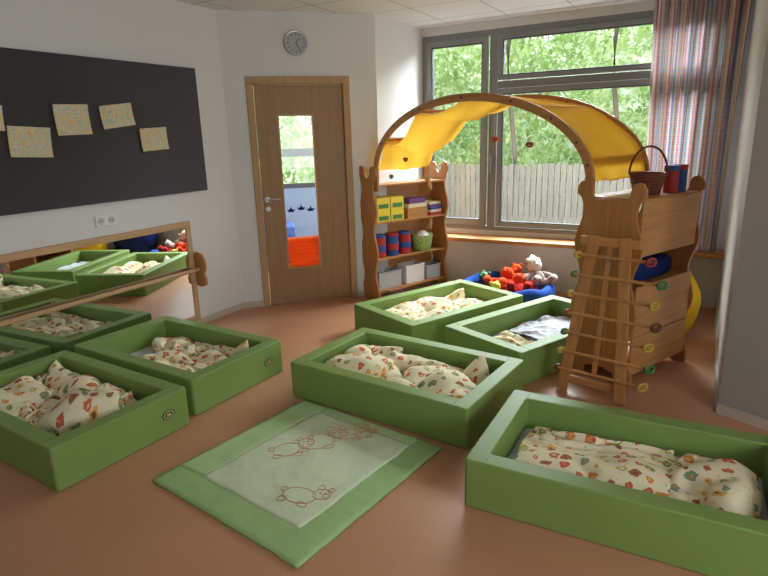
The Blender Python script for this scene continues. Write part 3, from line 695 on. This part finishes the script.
# ------------- on top of right unit
ZT=1.191
o=place('wicker_basket',G().lathe([(.0001,0),(.08,0),(.112,.13),(.119,.136),(.104,.132),(.07,.012),(.0001,.012)],n=32),WICK,2.50,.34,ZT,rz=.7,smooth=True,label='reddish brown wicker basket standing on the shelf unit',cat='basket')
new('basket_handle',G().tube([(.111*math.cos(math.pi*i/20),0,.125+.17*math.sin(math.pi*i/20)) for i in range(21)],.007,8),WICK,parent=o,smooth=True)
for t,m1,m2,lab in ((.52,RED,BLUE,'red toy can with blue top on the shelf unit'),(.625,BLUE,RED,'blue toy can with red top on the shelf unit')):
    o=place('toy_can',G().cyl((0,0,0),(0,0,.14),.045,20),m1,2.56,t,ZT,bevel=.003,label=lab,cat='can',group='toy cans beside the basket'); new('can_lid',G().cyl((0,0,.14),(0,0,.17),.047,20),m2,parent=o,bevel=.002)
g=G(); n=24;m_=12;vs=[]
for i in range(n):
    for j in range(m_+1):
        ph=-math.pi/2+math.pi*j/m_; a=2*math.pi*i/n; pw=lambda v,e:math.copysign(abs(v)**e,v)
        vs.append((.13*pw(math.cos(ph),.4)*pw(math.cos(a),.4),.27*pw(math.cos(ph),.4)*pw(math.sin(a),.4),.07+.07*pw(math.sin(ph),.6)*(1+.12*noise.noise(Vector((i*.4,j*.5,2))))))
g.add(vs,[(i*(m_+1)+j,((i+1)%n)*(m_+1)+j,((i+1)%n)*(m_+1)+j+1,i*(m_+1)+j+1) for i in range(n) for j in range(m_)])
place('cushion',g,NAVY,2.47,.36,.641,smooth=True,label='dark blue cushion stowed in the open shelf bay',cat='cushion')
# ------------- bead rack in front of right unit
RK=empty('bead_rack',(-.50,3.49,0),math.radians(-11),label='wooden trestle rack with pegs ending in coloured rings',cat='rack')
def bar(g,a,b,w,t,mi=0):
    a=Vector(a);b=Vector(b)
    zax=(b-a).normalized(); xax=Vector((1,0,0)); xax=(xax-zax*xax.dot(zax)).normalized(); yax=zax.cross(xax)
    R=Matrix((xax,yax,zax)).transposed()
    return g.box((a+b)/2,(w,t,(b-a).length),R,mi)
yf=lambda z:-.07+.16*z/.93
for sx in(-1,1):
    new('rack_leg',bar(G(),(sx*.18,-.07,0.006),(sx*.09,.09,.98),.066,.026),HWOOD,parent=RK,bevel=.005)
new('rack_slat',bar(G(),(0,yf(.14)+.026,.14),(0,.098,.93),.03,.014),HWOOD,parent=RK,bevel=.003)
new('rack_top_beam',G().box((0,.095,.945),(.36,.034,.055)),HWOODX,parent=RK,bevel=.008)
zs=(.86,.74,.62,.50,.38,.26,.15); cols=[GOLD,DGREEN,GOLD,DRED,DGREEN,GOLD,BROWN]
for k,zz in enumerate(zs):
    hr=.25 if k==0 else (.325 if k%2 else .30); hl_=.175+.006*k
    y=yf(zz)-.024
    dw=new('peg_bar',G().cyl((-hl_,y,zz),(hr,y,zz),.010,12),HWOODX,parent=RK)
    for X in(-hl_,hr):
        R_=.030 if X>0 else .020
        pts=[(X+R_*math.cos(a*math.pi/10)*.6,y+R_*math.cos(a*math.pi/10)*.8,zz+R_*.72*math.sin(a*math.pi/10)) for a in range(20)]
        gg=G().tube(pts,.0088,8,closed=True).cyl((X-.014,y-.018,zz),(X+.014,y+.018,zz),.006,6)
        new('peg_ring',gg,cols[(k+(1 if X>0 else 0)*3)%7],parent=dw,smooth=True)
new('rack_rail',G().box((0,yf(.08)+.022,.08),(.37,.018,.045)),HWOODX,parent=RK,bevel=.004)
# ------------- soft things by the window
n=64; prof=[(.0001,.0),(.42,0),(.455,.03),(.468,.09),(.455,.15),(.43,.185),(.40,.19),(.365,.165),(.335,.10),(.32,.05),(.0001,.04)]
g=G(); vs=[]
for i in range(n):
    a=2*math.pi*i/n
    for r,z_ in prof:
        k=1+.035*noise.noise(Vector((math.cos(a)*3,math.sin(a)*3,z_*9)))*(r>.3)
        zz=z_*(1+.16*noise.noise(Vector((math.cos(a)*2.2+5,math.sin(a)*2.2,1))))
        vs.append((r*k*math.cos(a),r*k*math.sin(a),zz))
k=len(prof); g.add(vs,[(i*k+q,((i+1)%n)*k+q,((i+1)%n)*k+q+1,i*k+q+1) for i in range(n) for q in range(k-1)])
new('cushion_ring',g,BLUEF,loc=(-1.63,5.27,0),smooth=True,label='round blue fabric nest cushion filled with soft toys',cat='cushion')
def toy(x,y,z,rz,mB,mH,lab,s=1,hat=None,tilt=0):
    o=empty('soft_toy',(x,y,z),rz,label=lab,cat='soft toy',group='soft toys in the blue nest'); o.rotation_euler[0]=tilt
    g=G().ball((0,0,.075*s),(.075*s,.06*s,.09*s),16)
    for sx in(-1,1):
        g.tube([(sx*.045*s,0,.12*s),(sx*.095*s,-.02*s,.10*s),(sx*.13*s,-.05*s,.06*s)],[.03*s,.028*s,.026*s],8)
        g.tube([(sx*.03*s,-.02*s,.03*s),(sx*.06*s,-.09*s,.03*s),(sx*.07*s,-.16*s,.04*s)],[.036*s,.034*s,.034*s],8)
    new('toy_body',g,mB,parent=o,smooth=True)
    g=G().ball((0,-.01*s,.195*s),(.06*s,.055*s,.056*s),16).ball((-.045*s,0,.245*s),.02*s,10).ball((.045*s,0,.245*s),.02*s,10).ball((0,-.062*s,.185*s),.018*s,10)
    new('toy_head',g,mH,parent=o,smooth=True)
    for sx in(-1,1): new('toy_eye',G().ball((sx*.02*s,-.062*s,.21*s),.006*s,8),BLACK,parent=o,smooth=True)
    if hat: new('toy_hat',G().lathe([(.06*s,.225*s),(.055*s,.24*s),(.03*s,.27*s),(.0001,.30*s)],n=16),hat,parent=o,smooth=True)
PL=mat('orange_plush',(216,80,40),.98,bump=.8,bscale=50); PR=mat('red_plush',(176,44,38),.98,bump=.8,bscale=50); PW=mat('white_plush',(222,210,196),.98,bump=.5,bscale=50)
DB=mat('patterned_doll_suit',(170,150,140),.95,var=.6,scale=26)
toy(-1.46,5.12,.07,.3,PR,PL,'red and orange soft toy lying in the blue nest',1.15,tilt=-.9)
toy(-1.34,5.38,.12,.7,DB,PW,'reclining soft doll with white face and patterned suit',1.2,hat=CREAM,tilt=-.55)
toy(-1.70,5.26,.06,-.2,PL,PL,'orange soft toy in the blue nest',1.2,tilt=-.8)
toy(-1.90,5.24,.05,-.4,NAVY,GREEN,'dark blue and green soft toy in the blue nest',.9,tilt=-.5)
toy(-1.60,5.00,.06,.9,mat('yellow_green_plush',(150,170,60),.9),YEL,'green and yellow soft toy in the blue nest',.8,tilt=-.6)
toy(-1.60,5.46,.10,.1,PR,ORANGE,'red soft toy with orange head sitting up in the nest',.9,tilt=-.4)
def bag(x,y,r,h,m,lab,seed):
    g=G();n=32;k=14;vs=[]
    for i in range(n):
        a=2*math.pi*i/n
        for q in range(k):
            u=q/(k-1); pr=math.sin(math.pi*min(u*.62+.2,1))**.8*(1-u**4*.75) if u>0 else .6
            rr=r*pr*(1+.06*noise.noise(Vector((math.cos(a)*1.5,math.sin(a)*1.5,u*3+seed))))
            vs.append((rr*math.cos(a),rr*math.sin(a),h*u**.9))
    fs=[(i*k+q,((i+1)%n)*k+q,((i+1)%n)*k+q+1,i*k+q+1) for i in range(n) for q in range(k-1)]
    fs+=[tuple(i*k for i in range(n-1,-1,-1)),tuple(i*k+k-1 for i in range(n))]
    g.add(vs,fs); return new('bean_bag',g,m,loc=(x,y,0.001),smooth=True,label=lab,cat='bean bag',group='bean bags by the window')
bag(-.19,4.86,.23,.62,YELF,'yellow bean bag beside the shelf unit',1)
bag(-.46,5.40,.33,.78,NAVY,'dark blue bean bag under the window',4)
# ------------- curtain
vs=[];uv=[];nu,nv=220,24
for i in range(nu+1):
    u=i/nu
    for j in range(nv+1):
        v=j/nv; z=2.66-2.16*v
        pinch=1-.10*v
        x=-.21+(u-.5)*.72*pinch+.012*math.sin(u*60+v*2)
        y=5.79+.055*math.sin(u*2*math.pi*8+.5*math.sin(v*3))+.016*math.sin(u*37+v*4)
        vs.append((x,y,z)); uv.append((u*1.6,v*2.1))
CU=new('curtain',G().add(vs,[(i*(nv+1)+j,(i+1)*(nv+1)+j,(i+1)*(nv+1)+j+1,i*(nv+1)+j+1) for i in range(nu) for j in range(nv)]),CURT,uvs=uv,smooth=True,label='gathered multicoloured striped curtain beside the window',cat='curtain')
new('curtain_rail',G().bb((-2.84,5.79,2.66),(.165,5.82,2.68)),WHITEP,parent=CU)
# ---------------------------------------------------------------- light
wd=D.worlds.new('World'); C.scene.world=wd; wd.use_nodes=True
bg=wd.node_tree.nodes['Background']; bg.inputs[0].default_value=(.86,.93,1,1); bg.inputs[1].default_value=3.6
def area(name,loc,tgt,sx,sy,power,col=(1,1,1)):
    L=D.lights.new(name,'AREA'); L.shape='RECTANGLE'; L.size=sx; L.size_y=sy; L.energy=power; L.color=col
    o=D.objects.new(name,L); COL.objects.link(o); o.location=loc
    o.rotation_euler=(Vector(tgt)-Vector(loc)).to_track_quat('-Z','Y').to_euler(); return o
area('sky_light',(-1.3,8.8,4.6),(-1.5,4.0,.6),5.5,3.0,2350,(.86,.93,1))
area('added_side_fill',(pf.x+.3,-.1,1.7),(-2,1.2,.9),2.8,1.6,52,(.95,.98,1))  # unseen fill lamp added to brighten the room from the right
P=D.lights.new('window_portal','AREA'); P.shape='RECTANGLE'; P.size=3; P.size_y=2.05; P.cycles.is_portal=True
o=D.objects.new('window_portal',P); COL.objects.link(o); o.location=(-1.34,6.2,1.58); o.rotation_euler=(math.radians(-90),0,0)
C.scene.view_settings.view_transform='Standard'
C.scene.view_settings.exposure=0
# ---------------------------------------------------------------- camera
yaw,pitch,roll=.5178,.2611,-.029
fw=Vector((-math.sin(yaw)*math.cos(pitch),math.cos(yaw)*math.cos(pitch),-math.sin(pitch)))
rt=Vector((math.cos(yaw),math.sin(yaw),0)); up=rt.cross(fw)
c,s=math.cos(roll),math.sin(roll)
r2=c*rt+s*up; u2=-s*rt+c*up; bk=-fw
cam=D.objects.new('camera',D.cameras.new('camera')); COL.objects.link(cam)
cam.matrix_world=Matrix(((r2.x,u2.x,bk.x,0),(r2.y,u2.y,bk.y,0),(r2.z,u2.z,bk.z,1.6),(0,0,0,1)))
cam.data.sensor_width=36; cam.data.lens=572/768*36; cam.data.clip_start=.05
C.scene.camera=cam
